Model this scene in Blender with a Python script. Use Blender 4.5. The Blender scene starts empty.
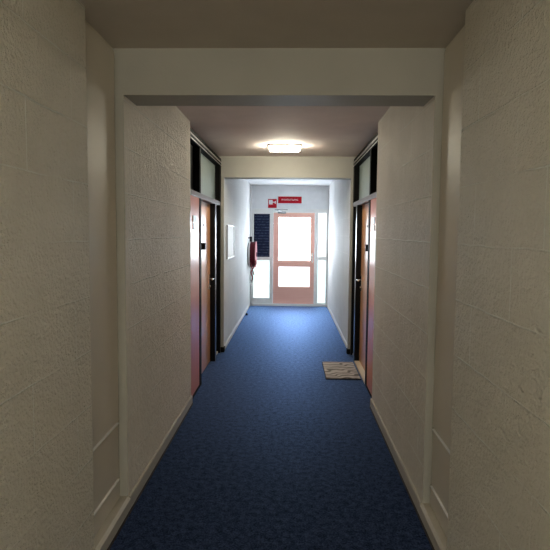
import bpy, bmesh, math, random
from mathutils import Vector, Matrix
random.seed(7)
S = bpy.context.scene
C = S.collection

# ------------------------------------------------------------------ camera
F = 550.0
EYE = 1.57
vy = Vector((17, 43, -F)).normalized()            # corridor direction in camera axes
vd = Vector((-63, -(302500 - 63 * 17) / 43.0, -F)).normalized()
vz = -vd
vz = (vz - vy * vz.dot(vy)).normalized()
vx = vy.cross(vz)
rot = Matrix((vx, vy, vz))                          # camera -> world
cd = bpy.data.cameras.new('camera')
cd.sensor_fit = 'HORIZONTAL'
cd.sensor_width = 36.0
cd.lens = 36.0 * F / 550.0
cd.clip_start = 0.05
cam = bpy.data.objects.new('camera', cd)
C.objects.link(cam)
cam.matrix_world = Matrix.Translation((0, 0, EYE)) @ rot.to_4x4()
S.camera = cam

# ------------------------------------------------------------------ world, light levels, exposure
w = bpy.data.worlds.new('world')
S.world = w
w.use_nodes = True
bg = w.node_tree.nodes['Background']
bg.inputs[0].default_value = (0.70, 0.85, 1.0, 1)
bg.inputs[1].default_value = 1.0
PANE_MAIN = 10.3        # daylight behind the big frosted pane of the end door
PANE_SIDE = 0.62
LAMP = 75.0            # emission of the ceiling lamp diffuser
BACK_FILL = 3.6      # fill glow of the added, unseen window behind the viewpoint
S.view_settings.view_transform = 'Standard'
S.view_settings.look = 'None'
S.view_settings.exposure = 0.93
S.view_settings.gamma = 1.0
S.view_settings.use_curve_mapping = False

# ------------------------------------------------------------------ materials
def new_mat(name):
    m = bpy.data.materials.new(name)
    m.use_nodes = True
    nt = m.node_tree
    return m, nt, nt.nodes['Principled BSDF']

def N(nt, t, **kw):
    n = nt.nodes.new(t)
    for k, v in kw.items():
        setattr(n, k, v)
    return n

def math_node(nt, op, a, b=None):
    n = N(nt, 'ShaderNodeMath', operation=op)
    for i, v in enumerate((a, b)):
        if v is None: continue
        if isinstance(v, (int, float)): n.inputs[i].default_value = v
        else: nt.links.new(v, n.inputs[i])
    return n.outputs[0]

def noise(nt, vec, scale, detail=3.0, rough=0.55):
    n = N(nt, 'ShaderNodeTexNoise')
    n.inputs['Scale'].default_value = scale
    n.inputs['Detail'].default_value = detail
    n.inputs['Roughness'].default_value = rough
    if vec is not None: nt.links.new(vec, n.inputs['Vector'])
    return n.outputs['Fac']

def ramp(nt, fac, c0, c1, p0=0.3, p1=0.7):
    r = N(nt, 'ShaderNodeValToRGB')
    r.color_ramp.elements[0].position = p0
    r.color_ramp.elements[0].color = (*c0, 1)
    r.color_ramp.elements[1].position = p1
    r.color_ramp.elements[1].color = (*c1, 1)
    nt.links.new(fac, r.inputs[0])
    return r.outputs[0]

def bump(nt, b, height, strength, dist):
    n = N(nt, 'ShaderNodeBump')
    n.inputs['Strength'].default_value = strength
    n.inputs['Distance'].default_value = dist
    nt.links.new(height, n.inputs['Height'])
    nt.links.new(n.outputs[0], b.inputs['Normal'])

def objco(nt):
    return N(nt, 'ShaderNodeTexCoord').outputs['Object']

def plain(name, col, rough=0.6, metal=0.0, coat=0.0, spec=0.5, var=0.06, scale=9.0, bmp=0.0, bscale=120.0):
    m, nt, b = new_mat(name)
    co = objco(nt)
    f = noise(nt, co, scale)
    c0 = tuple(max(0, c * (1 - var)) for c in col)
    c1 = tuple(min(1, c * (1 + var)) for c in col)
    nt.links.new(ramp(nt, f, c0, c1), b.inputs['Base Color'])
    b.inputs['Roughness'].default_value = rough
    b.inputs['Metallic'].default_value = metal
    b.inputs['Coat Weight'].default_value = coat
    b.inputs['Coat Roughness'].default_value = 0.08
    b.inputs['Specular IOR Level'].default_value = spec
    if bmp: bump(nt, b, noise(nt, co, bscale, 4.0), bmp, 0.004)
    return m

def block_mat(name, c0, c1, strength, fine, joints=1.0, stretch=1.0, relief=0.015):
    """painted rough-cast blockwork: courses of 247 mm, stucco grain, trowelled joints"""
    m, nt, b = new_mat(name)
    co = objco(nt)
    sep = N(nt, 'ShaderNodeSeparateXYZ'); nt.links.new(co, sep.inputs[0])
    wob = noise(nt, co, 5.0, 2.0)
    zz = math_node(nt, 'ADD', math_node(nt, 'SUBTRACT', sep.outputs['Z'], 0.04),
                   math_node(nt, 'MULTIPLY', math_node(nt, 'SUBTRACT', wob, 0.5), 0.014))
    cmb = N(nt, 'ShaderNodeCombineXYZ')
    nt.links.new(sep.outputs['Y'], cmb.inputs['X']); nt.links.new(zz, cmb.inputs['Y'])
    br = N(nt, 'ShaderNodeTexBrick')
    br.offset = 0.37
    br.inputs['Scale'].default_value = 1.0
    br.inputs['Mortar Size'].default_value = 0.0042
    br.inputs['Mortar Smooth'].default_value = 0.6
    br.inputs['Brick Width'].default_value = 0.62
    br.inputs['Row Height'].default_value = 0.247
    nt.links.new(cmb.outputs[0], br.inputs['Vector'])
    patch = N(nt, 'ShaderNodeMapRange'); nt.links.new(noise(nt, co, 2.3, 2.0), patch.inputs['Value'])
    patch.inputs['From Min'].default_value = 0.36; patch.inputs['From Max'].default_value = 0.6
    jm = math_node(nt, 'MULTIPLY', br.outputs['Fac'], patch.outputs[0])
    mp = N(nt, 'ShaderNodeMapping'); nt.links.new(co, mp.inputs[0])
    mp.inputs['Scale'].default_value = (1, 1, 1.0 / stretch)
    grain = noise(nt, mp.outputs[0], fine, 4.0, 0.6)
    big = noise(nt, mp.outputs[0], fine * 0.3, 2.0, 0.5)
    h = math_node(nt, 'ADD', math_node(nt, 'MULTIPLY', grain, 1.0), math_node(nt, 'MULTIPLY', big, 0.45))
    h = math_node(nt, 'ADD', h, math_node(nt, 'MULTIPLY', jm, 0.34 * joints))
    col = ramp(nt, noise(nt, co, 3.0, 3.0), c0, c1, 0.35, 0.65)
    mix = N(nt, 'ShaderNodeMixRGB'); nt.links.new(math_node(nt, 'MULTIPLY', jm, 0.7 * joints), mix.inputs[0])
    nt.links.new(col, mix.inputs[1])
    mix.inputs[2].default_value = (min(1, c1[0] * 1.35), min(1, c1[1] * 1.35), min(1, c1[2] * 1.35), 1)
    nt.links.new(mix.outputs[0], b.inputs['Base Color'])
    b.inputs['Roughness'].default_value = 0.62
    b.inputs['Specular IOR Level'].default_value = 0.3
    bump(nt, b, h, strength, relief)
    return m

def carpet_mat():
    m, nt, b = new_mat('blue_carpet')
    co = objco(nt)
    f = noise(nt, co, 95.0, 3.0, 0.75)
    g = noise(nt, co, 26.0, 3.0, 0.6)
    s = math_node(nt, 'ADD', math_node(nt, 'MULTIPLY', f, 0.65), math_node(nt, 'MULTIPLY', g, 0.35))
    nt.links.new(ramp(nt, s, (0.009, 0.0145, 0.033), (0.056, 0.085, 0.180), 0.40, 0.62), b.inputs['Base Color'])
    b.inputs['Roughness'].default_value = 0.6
    b.inputs['Specular IOR Level'].default_value = 0.0
    b.inputs['Specular Tint'].default_value = (0.35, 0.6, 1.0, 1)
    b.inputs['Sheen Weight'].default_value = 0.0
    b.inputs['Sheen Roughness'].default_value = 0.35
    b.inputs['Sheen Tint'].default_value = (0.35, 0.62, 1.0, 1)
    bump(nt, b, f, 0.9, 0.010)
    # the pile glints blue when it is seen at a flat angle
    lw = N(nt, 'ShaderNodeLayerWeight'); lw.inputs['Blend'].default_value = 0.5
    k = math_node(nt, 'MULTIPLY', math_node(nt, 'POWER', lw.outputs['Facing'], 8.0), math_node(nt, 'ADD', math_node(nt, 'MULTIPLY', s, 4.2), -0.62))
    gl = N(nt, 'ShaderNodeBsdfGlossy'); gl.inputs['Color'].default_value = (0.36, 0.56, 0.98, 1); gl.inputs['Roughness'].default_value = 0.52
    mx = N(nt, 'ShaderNodeMixShader')
    nt.links.new(k, mx.inputs[0]); nt.links.new(b.outputs[0], mx.inputs[1]); nt.links.new(gl.outputs[0], mx.inputs[2])
    nt.links.new(mx.outputs[0], nt.nodes['Material Output'].inputs['Surface'])
    return m

def wood_mat(name, c0, c1, rough=0.16, axis='Z', spec=0.5):
    m, nt, b = new_mat(name)
    co = objco(nt)
    mp = N(nt, 'ShaderNodeMapping'); nt.links.new(co, mp.inputs[0])
    mp.inputs['Scale'].default_value = (22, 22, 1.2) if axis == 'Z' else (1.2, 22, 22)
    f = noise(nt, mp.outputs[0], 2.0, 4.0, 0.6)
    nt.links.new(ramp(nt, f, c0, c1, 0.3, 0.7), b.inputs['Base Color'])
    b.inputs['Roughness'].default_value = rough
    b.inputs['Specular IOR Level'].default_value = spec
    return m

def glow_mat(name, col, strength, lo=None, rough=0.25):
    """frosted pane with daylight behind it / lamp diffuser / added fill pane"""
    m, nt, b = new_mat(name)
    co = objco(nt)
    f = noise(nt, co, 1.6, 1.0)
    nt.links.new(ramp(nt, f, lo or tuple(c * 0.93 for c in col), col, 0.35, 0.65), b.inputs['Emission Color'])
    b.inputs['Emission Strength'].default_value = strength
    b.inputs['Base Color'].default_value = (0.75, 0.8, 0.8, 1)
    b.inputs['Roughness'].default_value = rough
    return m

WALL0, WALL1 = (0.80, 0.745, 0.62), (0.86, 0.80, 0.675)
M = {}
M['block_near'] = block_mat('painted_block_coarse', WALL0, WALL1, 1.0, 62.0, 1.1, 1.0, 0.036)
M['block_mid'] = block_mat('painted_block', (0.80, 0.735, 0.62), (0.86, 0.79, 0.675), 1.0, 75.0, 1.1, 2.6, 0.032)
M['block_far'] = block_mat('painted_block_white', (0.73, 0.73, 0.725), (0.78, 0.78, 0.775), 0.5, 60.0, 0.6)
M['smooth'] = plain('smooth_painted_concrete', (0.70, 0.645, 0.545), 0.6, var=0.05, scale=4.0, bmp=0.15, bscale=60)
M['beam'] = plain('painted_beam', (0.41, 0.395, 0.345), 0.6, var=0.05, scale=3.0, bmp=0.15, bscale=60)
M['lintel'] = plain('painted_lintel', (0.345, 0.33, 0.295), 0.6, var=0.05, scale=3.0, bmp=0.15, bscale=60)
M['board'] = plain('painted_board', (0.70, 0.645, 0.55), 0.5, var=0.03, scale=3.0)
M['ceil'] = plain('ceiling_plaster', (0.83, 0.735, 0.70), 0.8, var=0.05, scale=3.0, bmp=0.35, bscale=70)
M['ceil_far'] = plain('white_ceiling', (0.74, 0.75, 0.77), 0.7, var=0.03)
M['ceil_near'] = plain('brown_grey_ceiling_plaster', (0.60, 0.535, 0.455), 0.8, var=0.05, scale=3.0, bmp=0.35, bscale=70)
M['white_wall'] = plain('white_plaster', (0.87, 0.88, 0.89), 0.7, var=0.03)
M['skirt'] = plain('cream_skirting', (0.46, 0.425, 0.36), 0.5, var=0.05)
M['skirt_white'] = plain('white_skirting', (0.74, 0.73, 0.70), 0.45, var=0.03)
M['skirt_dark'] = plain('dark_edge', (0.035, 0.022, 0.016), 0.6)
M['black'] = plain('black_frame', (0.008, 0.008, 0.009), 0.30, spec=0.08)
M['black_base'] = plain('black_base', (0.006, 0.006, 0.006), 0.6, spec=0.05)
M['alu'] = plain('aluminium', (0.62, 0.60, 0.60), 0.28, metal=0.9)
M['bronze'] = plain('bronze_rail', (0.13, 0.108, 0.108), 0.42, metal=0.6)
M['panel'] = wood_mat('red_brown_veneer', (0.62, 0.215, 0.12), (0.70, 0.26, 0.155), 0.28, spec=0.16)
M['leaf'] = wood_mat('orange_brown_veneer', (0.55, 0.275, 0.135), (0.65, 0.34, 0.18), 0.30, spec=0.35)
M['salmon'] = wood_mat('salmon_wood', (0.93, 0.53, 0.43), (0.97, 0.59, 0.49), 0.55, 'X', 0.2)
M['frame_white'] = plain('grey_white_frame', (0.88, 0.88, 0.86), 0.4, var=0.03)
M['steel'] = plain('steel', (0.75, 0.75, 0.76), 0.2, metal=1.0)
M['dark_steel'] = plain('dark_steel', (0.30, 0.31, 0.32), 0.4, metal=0.7)
M['board_white'] = plain('matt_white_board', (0.90, 0.92, 0.92), 0.5, spec=0.2, var=0.02)
M['transom'] = plain('greenish_frosted_glass', (0.20, 0.245, 0.235), 0.4, var=0.04, spec=0.5)
M['carpet'] = carpet_mat()
M['sill'] = plain('pale_wood_sill', (0.66, 0.55, 0.42), 0.4)
M['label_white'] = plain('white_plate', (0.70, 0.73, 0.73), 0.35, var=0.02)
M['grey_print'] = plain('grey_print', (0.35, 0.36, 0.37), 0.5)
M['red'] = plain('signal_red', (0.50, 0.007, 0.020), 0.5, spec=0.12, var=0.03)
M['dark_red'] = plain('dark_red_enamel', (0.085, 0.003, 0.009), 0.5, spec=0.2, var=0.03)
M['white'] = plain('white_enamel', (0.86, 0.86, 0.86), 0.4, var=0.02)
M['hose'] = plain('red_rubber_hose', (0.32, 0.05, 0.06), 0.5)
M['pink'] = plain('pink_red_enamel', (0.75, 0.30, 0.33), 0.35, var=0.03)
M['lamp_base'] = plain('lamp_base', (0.16, 0.16, 0.13), 0.4)
M['lamp'] = glow_mat('lamp_diffuser', (1.0, 0.94, 0.75), LAMP)
M['pane_big'] = glow_mat('frosted_pane_bright', (0.80, 0.91, 1.0), PANE_MAIN)
M['pane_low'] = glow_mat('frosted_pane_soft', (0.88, 0.90, 1.0), PANE_SIDE)
M['pane_cyan'] = glow_mat('frosted_pane_cyan', (0.72, 0.93, 0.97), PANE_SIDE, (0.66, 0.90, 0.89))
M['pane_pale'] = glow_mat('frosted_pane_pale', (0.90, 0.97, 1.0), PANE_SIDE)
M['pane_fill'] = glow_mat('fill_pane_warm', (1.0, 0.95, 0.82), BACK_FILL)  # glow of the added window behind the viewpoint

def mat_mat():
    m, nt, b = new_mat('doormat_pile')
    co = objco(nt)
    mp = N(nt, 'ShaderNodeMapping'); nt.links.new(co, mp.inputs[0])
    mp.inputs['Scale'].default_value = (0.9, 1.0, 1.0); mp.inputs['Rotation'].default_value = (0, 0, 1.35)
    wv = N(nt, 'ShaderNodeTexWave'); nt.links.new(mp.outputs[0], wv.inputs['Vector'])
    wv.inputs['Scale'].default_value = 3.2; wv.inputs['Distortion'].default_value = 14.0
    wv.inputs['Detail'].default_value = 2.0; wv.inputs['Detail Scale'].default_value = 1.2
    f = noise(nt, co, 140.0, 3.0)
    s = math_node(nt, 'ADD', math_node(nt, 'MULTIPLY', wv.outputs['Fac'], 0.7), math_node(nt, 'MULTIPLY', f, 0.3))
    nt.links.new(ramp(nt, s, (0.13, 0.115, 0.105), (0.44, 0.40, 0.38), 0.2, 0.55), b.inputs['Base Color'])
    b.inputs['Roughness'].default_value = 0.9
    bump(nt, b, s, 0.6, 0.008)
    return m
M['doormat'] = mat_mat()

def poster_mat():
    """navy sheet with rows of small faint pale print"""
    m, nt, b = new_mat('navy_print')
    co = objco(nt)
    sep = N(nt, 'ShaderNodeSeparateXYZ'); nt.links.new(co, sep.inputs[0])
    row = math_node(nt, 'FRACT', math_node(nt, 'MULTIPLY', sep.outputs['Z'], 17.0))
    inrow = math_node(nt, 'LESS_THAN', row, 0.36)
    mp = N(nt, 'ShaderNodeMapping'); nt.links.new(co, mp.inputs[0])
    mp.inputs['Scale'].default_value = (55, 1, 60)
    ch = math_node(nt, 'GREATER_THAN', noise(nt, mp.outputs[0], 1.0, 1.0), 0.5)
    k = math_node(nt, 'MULTIPLY', inrow, ch)
    mix = N(nt, 'ShaderNodeMixRGB'); nt.links.new(math_node(nt, 'MULTIPLY', k, 0.35), mix.inputs[0])
    mix.inputs[1].default_value = (0.012, 0.018, 0.048, 1)
    mix.inputs[2].default_value = (0.16, 0.21, 0.30, 1)
    nt.links.new(mix.outputs[0], b.inputs['Base Color'])
    b.inputs['Roughness'].default_value = 0.6
    b.inputs['Specular IOR Level'].default_value = 0.08
    return m
M['poster'] = poster_mat()

# ------------------------------------------------------------------ mesh helpers
def box(bm, x0, x1, y0, y1, z0, z1, bev=0.0):
    r = bmesh.ops.create_cube(bm, size=1.0)
    vs = r['verts']
    for v in vs:
        v.co = Vector(((x0 + x1) / 2 + v.co.x * (x1 - x0), (y0 + y1) / 2 + v.co.y * (y1 - y0), (z0 + z1) / 2 + v.co.z * (z1 - z0)))
    if bev:
        es = list({e for v in vs for e in v.link_edges})
        bmesh.ops.bevel(bm, geom=es, offset=bev, segments=2, affect='EDGES', profile=0.5)

def cyl(bm, a, b, r0, r1=None, seg=20, caps=True):
    a, b = Vector(a), Vector(b)
    d = b - a
    q = d.to_track_quat('Z', 'Y').to_matrix().to_4x4()
    mt = Matrix.Translation((a + b) / 2) @ q
    bmesh.ops.create_cone(bm, cap_ends=caps, segments=seg, radius1=r0, radius2=r0 if r1 is None else r1, depth=d.length, matrix=mt)

def tube(bm, pts, r, seg=8):
    pts = [Vector(p) for p in pts]
    rings = []
    for i, p in enumerate(pts):
        t = (pts[min(i + 1, len(pts) - 1)] - pts[max(i - 1, 0)]).normalized()
        up = Vector((0, 0, 1)) if abs(t.z) < 0.9 else Vector((1, 0, 0))
        u = t.cross(up).normalized(); v = t.cross(u).normalized()
        rings.append([bm.verts.new(p + (u * math.cos(k * 2 * math.pi / seg) + v * math.sin(k * 2 * math.pi / seg)) * r) for k in range(seg)])
    for i in range(len(rings) - 1):
        for k in range(seg):
            bm.faces.new((rings[i][k], rings[i][(k + 1) % seg], rings[i + 1][(k + 1) % seg], rings[i + 1][k]))
    bm.faces.new(rings[0][::-1]); bm.faces.new(rings[-1])

def torus(bm, c, axis, R, r, seg=40, ms=10):
    c = Vector(c)
    a = Vector(axis).normalized()
    u = a.orthogonal().normalized(); v = a.cross(u)
    rings = []
    for i in range(seg):
        t = 2 * math.pi * i / seg
        d = u * math.cos(t) + v * math.sin(t)
        rings.append([bm.verts.new(c + d * (R + r * math.cos(2 * math.pi * k / ms)) + a * r * math.sin(2 * math.pi * k / ms)) for k in range(ms)])
    for i in range(seg):
        for k in range(ms):
            bm.faces.new((rings[i][k], rings[(i + 1) % seg][k], rings[(i + 1) % seg][(k + 1) % ms], rings[i][(k + 1) % ms]))

def obj(name, bm, m, parent=None, smooth=False):
    bmesh.ops.recalc_face_normals(bm, faces=bm.faces)
    me = bpy.data.meshes.new(name)
    bm.to_mesh(me); bm.free()
    me.materials.append(m)
    if smooth:
        for p in me.polygons: p.use_smooth = True
    o = bpy.data.objects.new(name, me)
    C.objects.link(o)
    if parent:
        o.parent = parent
        o.matrix_parent_inverse = parent.matrix_world.inverted()
    return o

def B(*boxes, bev=0.0):
    bm = bmesh.new()
    for b in boxes: box(bm, *b, bev)
    return bm

def tag(o, label=None, cat=None, group=None, kind=None):
    if label: o['label'] = label
    if cat: o['category'] = cat
    if group: o['group'] = group
    if kind: o['kind'] = kind
    return o

def empty(name, loc=(0, 0, 0)):
    o = bpy.data.objects.new(name, None)
    o.empty_display_size = 0.1
    C.objects.link(o)
    o.location = loc
    bpy.context.view_layer.update()
    return o

def struct(name, bm, m, label, cat):
    return tag(obj(name, bm, m), label, cat, None, 'structure')

# ------------------------------------------------------------------ the corridor shell
XL, XR, ZC = -0.90, 0.735, 2.525       # corridor faces and ceiling
YB = -4.0                               # other end of the corridor, behind the viewpoint
Y0, Y1, Y2 = 2.42, 2.95, 4.87           # near wall end, beam, end of the block walls
Y3, Y4 = 7.07, 11.65                    # portal, end wall
FL, FR = -0.88, 0.765                   # far corridor faces
NL, NR = -0.952, 0.783                  # niche backs
ZB = 2.285                              # underside of the beams

struct('floor', B((-1.35, 1.2, YB - 0.2, Y4 + 0.3, -0.1, 0.0)), M['carpet'], 'blue carpet running the whole length of the corridor', 'floor')
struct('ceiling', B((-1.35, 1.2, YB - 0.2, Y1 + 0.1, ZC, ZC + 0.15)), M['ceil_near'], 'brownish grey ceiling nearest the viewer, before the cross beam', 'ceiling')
struct('ceiling', B((-1.35, 1.2, Y1 + 0.1, Y3 + 0.2, ZC, ZC + 0.15)), M['ceil'], 'greyish plaster ceiling with the lamp, between beam and lintel', 'ceiling')
struct('ceiling', B((-1.35, 1.2, Y3 + 0.2, Y4 + 0.3, 2.545, 2.675)), M['ceil_far'], 'white ceiling beyond the lintel, close to the end door', 'ceiling')

struct('wall_left', B((XL - 0.25, XL, YB, Y0, 0, ZC)), M['block_near'], 'rough painted block wall on the left nearest the viewer', 'wall')
struct('wall_right', B((XR, XR + 0.25, YB, Y0 + 0.05, 0, ZC)), M['block_near'], 'rough painted block wall on the right nearest the viewer', 'wall')
struct('wall_left', B((XL - 0.25, NL, Y0, Y1, 0, ZC)), M['smooth'], 'smooth painted back of the shallow niche in the left wall', 'wall')
struct('wall_right', B((NR, XR + 0.25, Y0 + 0.05, Y1, 0, ZC)), M['smooth'], 'smooth painted back of the shallow niche in the right wall', 'wall')
struct('wall_left', B((XL - 0.25, XL, Y1 + 0.004, Y2, 0, ZC)), M['block_mid'], 'painted block wall on the left between beam and apartment door', 'wall')
struct('wall_right', B((XR, XR + 0.25, Y1 + 0.004, Y2, 0, ZC)), M['block_mid'], 'painted block wall on the right between beam and apartment door', 'wall')
struct('wall_left', B((FL - 0.25, FL, Y3, Y4 + 0.2, 0, 2.545)), M['block_far'], 'pale block wall on the left lit by the end door', 'wall')
struct('wall_right', B((FR, FR + 0.25, Y3, Y4 + 0.2, 0, 2.545)), M['block_far'], 'pale block wall on the right lit by the end door', 'wall')
struct('wall_front', B((FL, FR, Y4 + 0.01, Y4 + 0.2, 2.055, 2.545)), M['white_wall'], 'grey white wall above the end door', 'wall')
struct('wall_back', B((XL, XR, YB - 0.15, YB, 0, 0.5), (XL, XR, YB - 0.15, YB, 2.2, ZC), (XL, -0.75, YB - 0.15, YB, 0.5, 2.2), (0.6, XR, YB - 0.15, YB, 0.5, 2.2)), M['smooth'], 'painted wall around the added fill window behind the viewpoint', 'wall')
# masonry behind the apartment fronts closes the shell
struct('wall_left', B((-1.30, -1.05, Y2, Y3, 0, ZC), (-1.05, XL - 0.005, Y2 - 0.001, Y2 + 0.003, 0, ZC)), M['smooth'], 'wall hidden behind the left apartment front', 'wall')
struct('wall_right', B((0.91, 1.16, Y2, Y3, 0, ZC)), M['smooth'], 'wall hidden behind the right apartment front', 'wall')

# beams: cross beam with its two pilasters, and the portal lintel
bm = bmesh.new()
box(bm, XL, XR, Y1 + 0.003, Y1 + 0.25, ZB, ZC)
box(bm, NL, NR, Y1, Y1 + 0.003, ZB, ZC)
box(bm, NL, XL - 0.001, Y1, Y1 + 0.003, 0, ZB)
box(bm, XR + 0.001, NR, Y1, Y1 + 0.003, 0, ZB)
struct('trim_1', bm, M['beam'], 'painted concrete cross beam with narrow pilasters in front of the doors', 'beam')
bm = bmesh.new()
box(bm, FL - 0.03, FR + 0.02, Y3 - 0.005, Y3 + 0.22, 2.258, ZC)
box(bm, FL - 0.09, FL + 0.004, Y3 - 0.006, Y3 + 0.02, 0, ZC)
box(bm, FR - 0.024, FR + 0.075, Y3 - 0.006, Y3 + 0.06, 0, ZC)
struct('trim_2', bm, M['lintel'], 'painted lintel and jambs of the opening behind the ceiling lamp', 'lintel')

# skirting
def skirt(name, side, y0, y1, x, depth, h, mat, label, dark=True):
    """profiled skirting with a sloped top, thick towards the corridor"""
    s = 1 if side == 'L' else -1
    bm = bmesh.new()
    prof = [(0, 0.016), (depth, 0.016), (depth, h - 0.012), (depth * 0.75, h), (0, h)]
    r0 = [bm.verts.new((x + s * a, y0, z)) for a, z in prof]
    r1 = [bm.verts.new((x + s * a, y1, z)) for a, z in prof]
    n = len(prof)
    for i in range(n):
        bm.faces.new((r0[i], r0[(i + 1) % n], r1[(i + 1) % n], r1[i]))
    bm.faces.new(r0); bm.faces.new(r1[::-1])
    o = struct(name, bm, mat, label, 'skirting')
    if dark:
        e = obj('carpet_edge', B(tuple([min(x, x + s * (depth + 0.004)), max(x, x + s * (depth + 0.004)), y0, y1, 0.0, 0.016])), M['skirt_dark'], o)
        e['label'] = 'dark strip along the carpet'
    return o

skirt('baseboard_left', 'L', YB, Y0, XL, 0.014, 0.085, M['skirt'], 'cream skirting along the left wall nearest the viewer')
skirt('baseboard_left', 'L', Y0, Y1, NL, 0.066, 0.085, M['skirt'], 'cream plinth below the left niche')
skirt('baseboard_left', 'L', Y1, Y2, XL, 0.014, 0.085, M['skirt'], 'cream skirting on the left between beam and door')
skirt('baseboard_right', 'R', YB, Y0 + 0.05, XR, 0.014, 0.085, M['skirt'], 'cream skirting along the right wall nearest the viewer')
skirt('baseboard_right', 'R', Y0 + 0.05, Y1, NR, 0.062, 0.085, M['skirt'], 'cream plinth below the right niche')
skirt('baseboard_right', 'R', Y1, Y2, XR, 0.014, 0.085, M['skirt'], 'cream skirting on the right between beam and door')
skirt('baseboard_left', 'L', Y3 + 0.06, Y4 - 0.05, FL, 0.014, 0.065, M['skirt_white'], 'white skirting along the pale left wall near the end door', False)
skirt('baseboard_right', 'R', Y3 + 0.065, Y4 - 0.05, FR, 0.014, 0.065, M['skirt_white'], 'white skirting along the pale right wall near the end door', False)
struct('baseboard_left', B((FL - 0.06, FL + 0.014, Y3 - 0.03, Y3 + 0.06, 0, 0.065), bev=0.003), M['black_base'], 'black skirting corner at the left jamb of the portal', 'skirting')
struct('baseboard_right', B((FR - 0.036, FR + 0.05, Y3 - 0.03, Y3 + 0.062, 0, 0.065), bev=0.003), M['black_base'], 'black skirting corner at the right jamb of the portal', 'skirting')

# added window behind the viewpoint, stands in for unseen light on the near walls
wb = tag(empty('window_1', (-0.075, YB - 0.1, 0.5)), 'added frosted fill window, unseen behind the viewpoint', 'window', None, 'structure')
obj('frame', B((-0.75, -0.70, YB - 0.12, YB - 0.03, 0.5, 2.2), (0.55, 0.6, YB - 0.12, YB - 0.03, 0.5, 2.2), (-0.70, 0.55, YB - 0.12, YB - 0.03, 0.5, 0.55), (-0.70, 0.55, YB - 0.12, YB - 0.03, 2.15, 2.2), (-0.1, -0.05, YB - 0.12, YB - 0.03, 0.55, 2.15)), M['frame_white'], wb)
obj('pane', B((-0.70, -0.10, YB - 0.09, YB - 0.08, 0.55, 2.15)), M['pane_fill'], wb)
obj('pane', B((-0.05, 0.55, YB - 0.09, YB - 0.08, 0.55, 2.15)), M['pane_fill'], wb)

# ------------------------------------------------------------------ end wall: door and sidelights
D = Y4
d3 = tag(empty('door_3', (0.04, D, 0)), 'salmon wooden door with two frosted panes at the corridor end', 'door', None, 'structure')
fr = obj('door_frame', B((-0.435, -0.394, D - 0.035, D + 0.06, 0.045, 1.976), (0.478, 0.532, D - 0.035, D + 0.06, 0.045, 1.976),
                    (-0.435, 0.532, D - 0.035, D + 0.06, 1.976, 2.055), bev=0.003), M['frame_white'], d3)
obj('threshold', B((FL + 0.001, FR - 0.001, D - 0.06, D + 0.06, 0, 0.045), bev=0.004), M['frame_white'], d3)
gx0, gx1 = -0.29, 0.398
lf = obj('leaf', B((-0.391, gx0, D - 0.01, D + 0.035, 0.05, 1.973), (gx1, 0.474, D - 0.01, D + 0.035, 0.05, 1.973),
              (gx0, gx1, D - 0.01, D + 0.035, 1.885, 1.973), (gx0, gx1, D - 0.01, D + 0.035, 0.85, 0.962), (gx0, gx1, D - 0.01, D + 0.035, 0.05, 0.395)), M['salmon'], d3)
obj('pane', B((gx0, gx1, D + 0.008, D + 0.018, 0.962, 1.885)), M['pane_big'], d3)
obj('pane', B((gx0, gx1, D + 0.008, D + 0.018, 0.395, 0.85)), M['pane_low'], d3)
bm = bmesh.new()
def bead(bm, x0, x1, z0, z1, y, t=0.012):
    box(bm, x0, x1, y - 0.004, y + 0.004, z0, z0 + t); box(bm, x0, x1, y - 0.004, y + 0.004, z1 - t, z1)
    box(bm, x0, x0 + t, y - 0.004, y + 0.004, z0 + t, z1 - t); box(bm, x1 - t, x1, y - 0.004, y + 0.004, z0 + t, z1 - t)
bead(bm, gx0, gx1, 0.962, 1.885, D + 0.003); bead(bm, gx0, gx1, 0.395, 0.85, D + 0.003)
obj('glazing_bead', bm, M['salmon'], d3)
hd = obj('handle_plate', B((0.418, 0.452, D - 0.018, D - 0.01, 0.93, 1.13), bev=0.003), M['steel'], d3)
bm = bmesh.new(); tube(bm, [(0.435, D - 0.015, 1.05), (0.435, D - 0.055, 1.05), (0.425, D - 0.065, 1.05), (0.32, D - 0.065, 1.05)], 0.011, 10)
obj('handle', bm, M['steel'], hd, True)
bm = bmesh.new(); cyl(bm, (0.435, D - 0.03, 0.965), (0.435, D - 0.015, 0.965), 0.012)
obj('lock', bm, M['steel'], hd)
bm = bmesh.new()
box(bm, -0.30, -0.13, D - 0.05, D - 0.012, 1.955, 1.998, 0.006)
cl = obj('door_closer', bm, M['dark_steel'], d3)
bm = bmesh.new(); tube(bm, [(-0.16, D - 0.05, 1.98), (-0.30, D - 0.16, 2.01), (-0.36, D - 0.20, 2.025)], 0.010, 8)
tube(bm, [(-0.36, D - 0.20, 2.025), (-0.20, D - 0.12, 2.03), (-0.10, D - 0.04, 2.035)], 0.010, 8)
obj('closer_arm', bm, M['dark_steel'], cl)
bm = bmesh.new()
for z in (0.3, 1.0, 1.7): cyl(bm, (-0.396, D - 0.022, z - 0.045), (-0.396, D - 0.022, z + 0.045), 0.008, seg=12)
obj('hinge', bm, M['steel'], d3)

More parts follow.
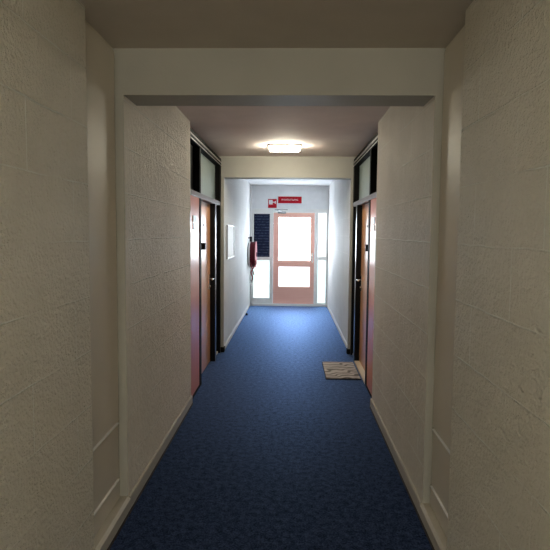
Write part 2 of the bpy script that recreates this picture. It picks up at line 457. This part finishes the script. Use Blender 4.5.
def sidelight(name, x0, x1, px0, px1, zs, lo, hi, label):
    w_ = tag(empty(name, ((x0 + x1) / 2, D, 0.05)), label, 'window', None, 'structure')
    z0, z1, z2, z3 = zs
    obj('frame', B((x0, px0, D - 0.02, D + 0.05, 0.045, 2.055), (px1, x1, D - 0.02, D + 0.05, 0.045, 2.055), (px0, px1, D - 0.02, D + 0.05, 0.045, z0),
                   (px0, px1, D - 0.02, D + 0.05, z1, z2), (px0, px1, D - 0.02, D + 0.05, z3, 2.055), bev=0.003), M['frame_white'], w_)
    obj('pane', B((px0, px1, D + 0.015, D + 0.025, z0, z1)), lo, w_)
    obj('pane', B((px0, px1, D + 0.015, D + 0.025, z2, z3)), hi, w_)
    return w_
sidelight('window_2', FL + 0.001, -0.437, -0.812, -0.468, (0.165, 0.965, 1.035, 1.945), M['pane_cyan'], M['pane_pale'], 'frosted sidelight left of the end door')
sidelight('window_3', 0.534, FR - 0.001, 0.552, 0.722, (0.07, 0.975, 1.055, 1.97), M['pane_cyan'], M['pane_pale'], 'narrow frosted sidelight right of the end door')

nb = tag(empty('notice_board', (-0.63, D, 1.04)), 'tall navy notice sheet with rows of pale print covering the upper sidelight', 'notice')
obj('sheet', B((-0.800, -0.477, D - 0.004, D + 0.006, 1.045, 1.938)), M['poster'], nb)
obj('edge_strip', B((-0.808, -0.800, D - 0.008, D + 0.006, 1.037, 1.946), (-0.477, -0.470, D - 0.008, D + 0.006, 1.037, 1.946), (-0.800, -0.477, D - 0.008, D + 0.006, 1.938, 1.946), (-0.800, -0.477, D - 0.008, D + 0.006, 1.037, 1.045)), M['black'], nb)

# red signs over the door
def text_mesh(name, txt, size, loc, mat, parent):
    cu = bpy.data.curves.new(name, 'FONT')
    cu.body = txt; cu.size = size; cu.extrude = 0.001
    cu.align_x = 'CENTER'; cu.align_y = 'CENTER'
    tmp = bpy.data.objects.new(name, cu)
    C.objects.link(tmp)
    dg = bpy.context.evaluated_depsgraph_get()
    me = bpy.data.meshes.new_from_object(tmp.evaluated_get(dg))
    bpy.data.objects.remove(tmp)
    me.transform(Matrix.Translation(loc) @ Matrix.Rotation(math.pi / 2, 4, 'X'))
    me.materials.clear(); me.materials.append(mat)
    o = bpy.data.objects.new(name, me); C.objects.link(o)
    o.parent = parent; o.matrix_parent_inverse = parent.matrix_world.inverted()
    return o
sy = D + 0.01
sg = tag(empty('exit_sign', (-0.055, sy, 2.165)), 'long red sign with white capitals on the wall above the end door', 'sign')
obj('plate', B((-0.318, 0.212, sy - 0.010, sy, 2.155, 2.328), bev=0.002), M['white'], sg)
rf = obj('red_field', B((-0.300, 0.195, sy - 0.013, sy - 0.010, 2.172, 2.312)), M['red'], sg)
text_mesh('lettering', 'NOODUITGANG', 0.046, (-0.053, sy - 0.0145, 2.243), M['white'], rf)
ps = tag(empty('pictogram_sign', (-0.415, sy, 2.065)), 'small square red pictogram sign with white figure beside the long red sign', 'sign')
obj('plate', B((-0.522, -0.322, sy - 0.010, sy, 2.062, 2.268), bev=0.002), M['white'], ps)
rf = obj('red_field', B((-0.510, -0.328, sy - 0.013, sy - 0.010, 2.072, 2.258)), M['red'], ps)
bm = bmesh.new()
box(bm, -0.492, -0.415, sy - 0.016, sy - 0.013, 2.145, 2.238)
box(bm, -0.415, -0.395, sy - 0.016, sy - 0.013, 2.180, 2.205)
v = [bm.verts.new((x, sy - 0.0155, z)) for x, z in ((-0.395, 2.19), (-0.345, 2.225), (-0.345, 2.155))]
bm.faces.new(v)
obj('pictogram', bm, M['white'], rf)

# ------------------------------------------------------------------ apartment fronts
def front(side):
    s = 1 if side == 'L' else -1            # direction into the corridor
    xf = -0.912 if side == 'L' else 0.770   # frame face
    xr = xf - s * 0.062                     # leaf face
    xb = xf - s * 0.125
    def bx(a, b, y0, y1, z0, z1): return (min(a, b), max(a, b), y0, y1, z0, z1)
    if side == 'L': A0, A1, B0, B1, C0, C1 = 5.42, 5.53, 6.53, 6.63, 7.00, 7.062
    else: A0, A1, B0, B1, C0, C1 = 5.50, 5.61, 6.60, 6.70, 7.00, 7.062
    n = 1 if side == 'L' else 2
    word = 'left' if side == 'L' else 'right'
    YN = Y2 + 0.006
    ztop = 1.895
    d = tag(empty('door_%d' % n, (xf, (A1 + B0) / 2, 0)), 'glossy brown apartment door in black frame on the %s' % word, 'door', None, 'structure')
    obj('door_frame', B(bx(xf, xb, A0, A1, 0, ztop)), M['black_base'], d)
    obj('door_frame', B(bx(xf, xb, B0, B1, 0, ztop)), M['black'], d)
    obj('door_frame', B(bx(xf, xb, C0, C1, 0, ztop)), M['black'], d)
    lf = obj('leaf', B(bx(xr, xr - s * 0.04, A1 + 0.002, B0 - 0.002, 0.022 if side == 'R' else 0.006, ztop - 0.004)), M['leaf'], d)
    if side == 'R': obj('threshold', B(bx(xf - s * 0.002, xb, A1, B0, 0, 0.02)), M['sill'], d)
    p = obj('side_panel', B(bx(xf - s * 0.004, xf - s * 0.04, YN, A0, 0.03, ztop)), M['panel'], d)
    p['label'] = 'glossy red brown panel'
    obj('base_strip', B(bx(xf - s * 0.001, xf - s * 0.04, YN, A0, 0, 0.03)), M['black_base'], d)
    q = obj('side_panel', B(bx(xr, xr - s * 0.04, B1, C0, 0.022, ztop)), M['black'], d)
    q['label'] = 'black panel beyond the door'
    obj('base_strip', B(bx(xf - s * 0.03, xb, B1, C0, 0, 0.022)), M['sill'], d)
    # number plate on the near panel
    yp = 5.14 if side == 'L' else 5.27
    np_ = obj('name_plate', B(bx(xf - s * 0.004, xf + s * 0.002, yp - 0.075, yp + 0.085, 1.655, 1.715), bx(xf - s * 0.004, xf + s * 0.002, yp - 0.06, yp + 0.085, 1.585, 1.645)), M['label_white'], d)
    np_['label'] = 'small white name plates'
    # bell, spy hole, handle
    yb_ = 5.86
    bl = obj('doorbell', B(bx(xr, xr + s * 0.046, yb_, yb_ + 0.07, 1.372, 1.445), bev=0.004), M['black_base'], d)
    bl['label'] = 'small black box on the door'
    bm = bmesh.new(); cyl(bm, (xr + s * 0.046, yb_ + 0.035, 1.41), (xr + s * 0.049, yb_ + 0.035, 1.41), 0.012)
    obj('button', bm, M['black'], bl)
    bm = bmesh.new(); cyl(bm, (xr, (A1 + B0) / 2, 1.64), (xr + s * 0.006, (A1 + B0) / 2, 1.64), 0.014)
    obj('spy_hole', bm, M['black'], d)
    hy = B0 - 0.075
    hp = obj('handle_plate', B(bx(xr, xr + s * 0.007, hy - 0.018, hy + 0.018, 0.88, 1.06), bev=0.002), M['steel'], d)
    bm = bmesh.new()
    tube(bm, [(xr + s * 0.005, hy, 1.01), (xr + s * 0.045, hy, 1.01), (xr + s * 0.055, hy - 0.012, 1.01), (xr + s * 0.055, hy - 0.12, 1.008)], 0.010, 10)
    obj('handle', bm, M['steel'], hp, True)
    bm = bmesh.new(); cyl(bm, (xr + s * 0.006, hy, 0.925), (xr + s * 0.02, hy, 0.925), 0.013)
    obj('lock', bm, M['steel'], hp)
    bm = bmesh.new()
    for z in (0.25, 1.0, 1.72): cyl(bm, (xr + s * 0.008, A1 + 0.008, z - 0.05), (xr + s * 0.008, A1 + 0.008, z + 0.05), 0.007, seg=12)
    obj('hinge', bm, M['steel'], d)
    # transom band above
    t = tag(empty('window_%d' % (n + 3), (xf, (A1 + B0) / 2, ztop)), 'greenish transom light above the %s apartment door' % word, 'window', None, 'structure')
    zt = 2.395
    obj('rail', B(bx(xf + s * 0.004, xb, YN, C1, ztop, 1.945), bev=0.003), M['bronze'], t)
    obj('frame', B(bx(xf, xb, A0 + 0.02, A1 - 0.02, 1.945, zt), bx(xf, xb, C0 - 0.05, C1, 1.945, zt), bx(xf, xb, YN, YN + 0.04, 1.945, zt)), M['black_base'], t)
    hr = obj('head_rail', B(bx(xf, xb, YN, C1, zt, 2.49), bev=0.003), M['black_base'], t)
    obj('track', B(bx(xf, xf + s * 0.008, YN, C1, 2.432, 2.446), bx(xf, xf + s * 0.005, YN, C1, 2.400, 2.408)), M['alu'], hr)
    obj('shadow_gap', B(bx(xf - s * 0.05, xb, YN, C1, 2.49, ZC)), M['black_base'], t)
    p1 = obj('pane', B(bx(xr, xr - s * 0.01, A1 - 0.02, C0 - 0.05, 1.945, zt)), M['transom'], t)
    p2 = obj('pane', B(bx(xr, xr - s * 0.01, YN + 0.04, A0 + 0.02, 1.945, zt)), M['black'], t)
    p2['label'] = 'black near pane'
front('L')
front('R')

# ------------------------------------------------------------------ service panels in the two niches
def service_panel(side):
    s = 1 if side == 'L' else -1
    x = NL if side == 'L' else NR
    ya, yb = (Y0 + 0.03, Y1 - 0.02) if side == 'L' else (Y0 + 0.08, Y1 - 0.02)
    def bx(d0, d1, y0, y1, z0, z1): return (min(x + s * d0, x + s * d1), max(x + s * d0, x + s * d1), y0, y1, z0, z1)
    t = tag(empty('service_panel', (x, (ya + yb) / 2, 0.09)), 'painted service hatch board with two metal edged joints low in the %s niche' % ('left' if side == 'L' else 'right'), 'panel')
    obj('upper_board', B(bx(0.001, 0.010, ya, yb, 0.528, 2.50)), M['board'], t)
    obj('lower_board', B(bx(0.001, 0.010, ya, yb, 0.088, 0.198)), M['board'], t)
    obj('hatch', B(bx(0.001, 0.007, ya, yb, 0.206, 0.515)), M['board'], t)
    for z in (0.2, 0.517):
        e = obj('edge_strip', B(bx(0.001, 0.018, ya + 0.02, yb - 0.02, z, z + 0.005)), M['white'], t)
        e['label'] = 'bright metal edge'
service_panel('L')
service_panel('R')

# ------------------------------------------------------------------ ceiling lamp
def ceiling_lamp(y, label):
    lp = tag(empty('ceiling_lamp', (-0.09, y, ZC)), label, 'lamp', None)
    obj('base', B((-0.277, 0.097, y - 0.085, y + 0.085, 2.510, ZC), bev=0.003), M['lamp_base'], lp)
    bm = bmesh.new()
    box(bm, -0.262, 0.082, y - 0.055, y + 0.055, 2.464, 2.510)
    for v_ in bm.verts:
        if v_.co.z < 2.48:
            v_.co.x = -0.09 + (v_.co.x + 0.09) * 0.95; v_.co.y = y + (v_.co.y - y) * 0.85
    bmesh.ops.bevel(bm, geom=list(bm.edges), offset=0.008, segments=3, affect='EDGES')
    obj('diffuser', bm, M['lamp'], lp)
ceiling_lamp(6.19, 'lit rectangular ceiling lamp in front of the lintel')
ceiling_lamp(-0.3, 'added rectangular fill lamp on the ceiling, unseen behind the viewpoint')  # unseen lamp added to brighten the near walls

# ------------------------------------------------------------------ fire hose reel on the far left wall
hr = tag(empty('fire_hose_reel', (FL, 11.15, 0.85)), 'dark red fire hose reel on the left wall near the end door', 'hose reel')
cy, cz, R = 11.13, 1.11, 0.262
bm = bmesh.new(); cyl(bm, (FL + 0.001, cy, cz), (FL + 0.016, cy, cz), R - 0.03, seg=32)
obj('wall_bracket', bm, M['black'], hr)
bm = bmesh.new(); cyl(bm, (FL + 0.016, cy, cz), (FL + 0.044, cy, cz), R, seg=48)
obj('flange', bm, M['white'], hr)['label'] = 'white rear flange'
bm = bmesh.new(); cyl(bm, (FL + 0.044, cy, cz), (FL + 0.150, cy, cz), R - 0.006, seg=48)
obj('drum', bm, M['dark_red'], hr)
bm = bmesh.new(); cyl(bm, (FL + 0.150, cy, cz), (FL + 0.162, cy, cz), R, seg=48)
obj('flange', bm, M['pink'], hr)['label'] = 'pinkish red front flange'
bm = bmesh.new(); cyl(bm, (FL + 0.162, cy, cz), (FL + 0.175, cy, cz), 0.05, 0.04, seg=24)
obj('hub', bm, M['dark_red'], hr)
bm = bmesh.new(); cyl(bm, (FL + 0.055, cy - 0.06, cz + R - 0.004), (FL + 0.055, cy - 0.06, cz + R + 0.10), 0.026, seg=14); box(bm, FL + 0.002, FL + 0.08, cy - 0.09, cy - 0.03, cz + R + 0.06, cz + R + 0.085, 0.003)
obj('valve', bm, M['black'], hr)
bm = bmesh.new()
pts = []
for i in range(25):
    t = i / 24
    pts.append((FL + 0.16 - 0.10 * t + 0.03 * math.sin(t * 9), cy - 0.22 - 0.03 * math.sin(t * 5), cz - 0.10 - 0.44 * t))
tube(bm, pts, 0.013, 8)
pts = [(FL + 0.060 + 0.075 * math.sin(t * math.pi / 24), cy - 0.20, cz - 0.15 - 0.25 * math.sin(t * math.pi / 24) ** 0.8) for t in range(25)]
tube(bm, pts, 0.011, 8)
hs = obj('hose', bm, M['hose'], hr, True)
bm = bmesh.new(); cyl(bm, (FL + 0.06, cy - 0.22, cz - 0.53), (FL + 0.10, cy - 0.23, cz - 0.63), 0.016, 0.011, seg=12); cyl(bm, (FL + 0.06, cy - 0.22, cz - 0.53), (FL + 0.12, cy - 0.23, cz - 0.54), 0.009, seg=10)
obj('nozzle', bm, M['steel'], hs)

bm = bmesh.new(); cyl(bm, (FL + 0.022, 11.52, 0.0), (FL + 0.022, 11.52, 2.545), 0.016, seg=16)
for z in (0.5, 1.3, 2.1): cyl(bm, (FL + 0.022, 11.52, z), (FL + 0.022, 11.52, z + 0.02), 0.021, seg=16)
tag(obj('riser_pipe', bm, M['frame_white'], None, True), 'thin white vertical pipe in the left corner beside the end door', 'pipe')

# framed panel on the far left wall
pf = tag(empty('picture_frame', (FL, 7.77, 1.195)), 'pale framed board hanging on the left wall before the hose reel', 'picture')
bm = bmesh.new()
y0, y1, z0, z1, t = 7.36, 8.18, 1.195, 1.655, 0.018
for b_ in ((y0, y1, z0, z0 + t), (y0, y1, z1 - t, z1), (y0, y0 + t, z0 + t, z1 - t), (y1 - t, y1, z0 + t, z1 - t)):
    box(bm, FL + 0.001, FL + 0.024, *b_)
obj('frame', bm, M['dark_steel'], pf)
obj('board', B((FL + 0.001, FL + 0.016, y0 + t, y1 - t, z0 + t, z1 - t)), M['board_white'], pf)

bm = bmesh.new(); cyl(bm, (FL + 0.045, 10.25, 0.0), (FL + 0.045, 10.25, 0.035), 0.022, 0.018, seg=16)
cyl(bm, (FL + 0.045, 10.25, 0.035), (FL + 0.045, 10.25, 0.042), 0.018, 0.010, seg=16)
tag(obj('door_stop', bm, M['black']), 'small dark stop on the carpet at the foot of the left wall', 'door stop')

# ------------------------------------------------------------------ doormat
dm = tag(empty('doormat', (0.56, 6.17, 0)), 'grey brown patterned doormat lying before the right apartment door', 'doormat')
bm = B((0.385, 0.752, 5.81, 6.55, 0.004, 0.016), bev=0.004)
obj('pile', bm, M['doormat'], dm)
obj('rubber_edge', B((0.378, 0.757, 5.80, 6.56, 0.0, 0.007), bev=0.002), M['black_base'], dm)
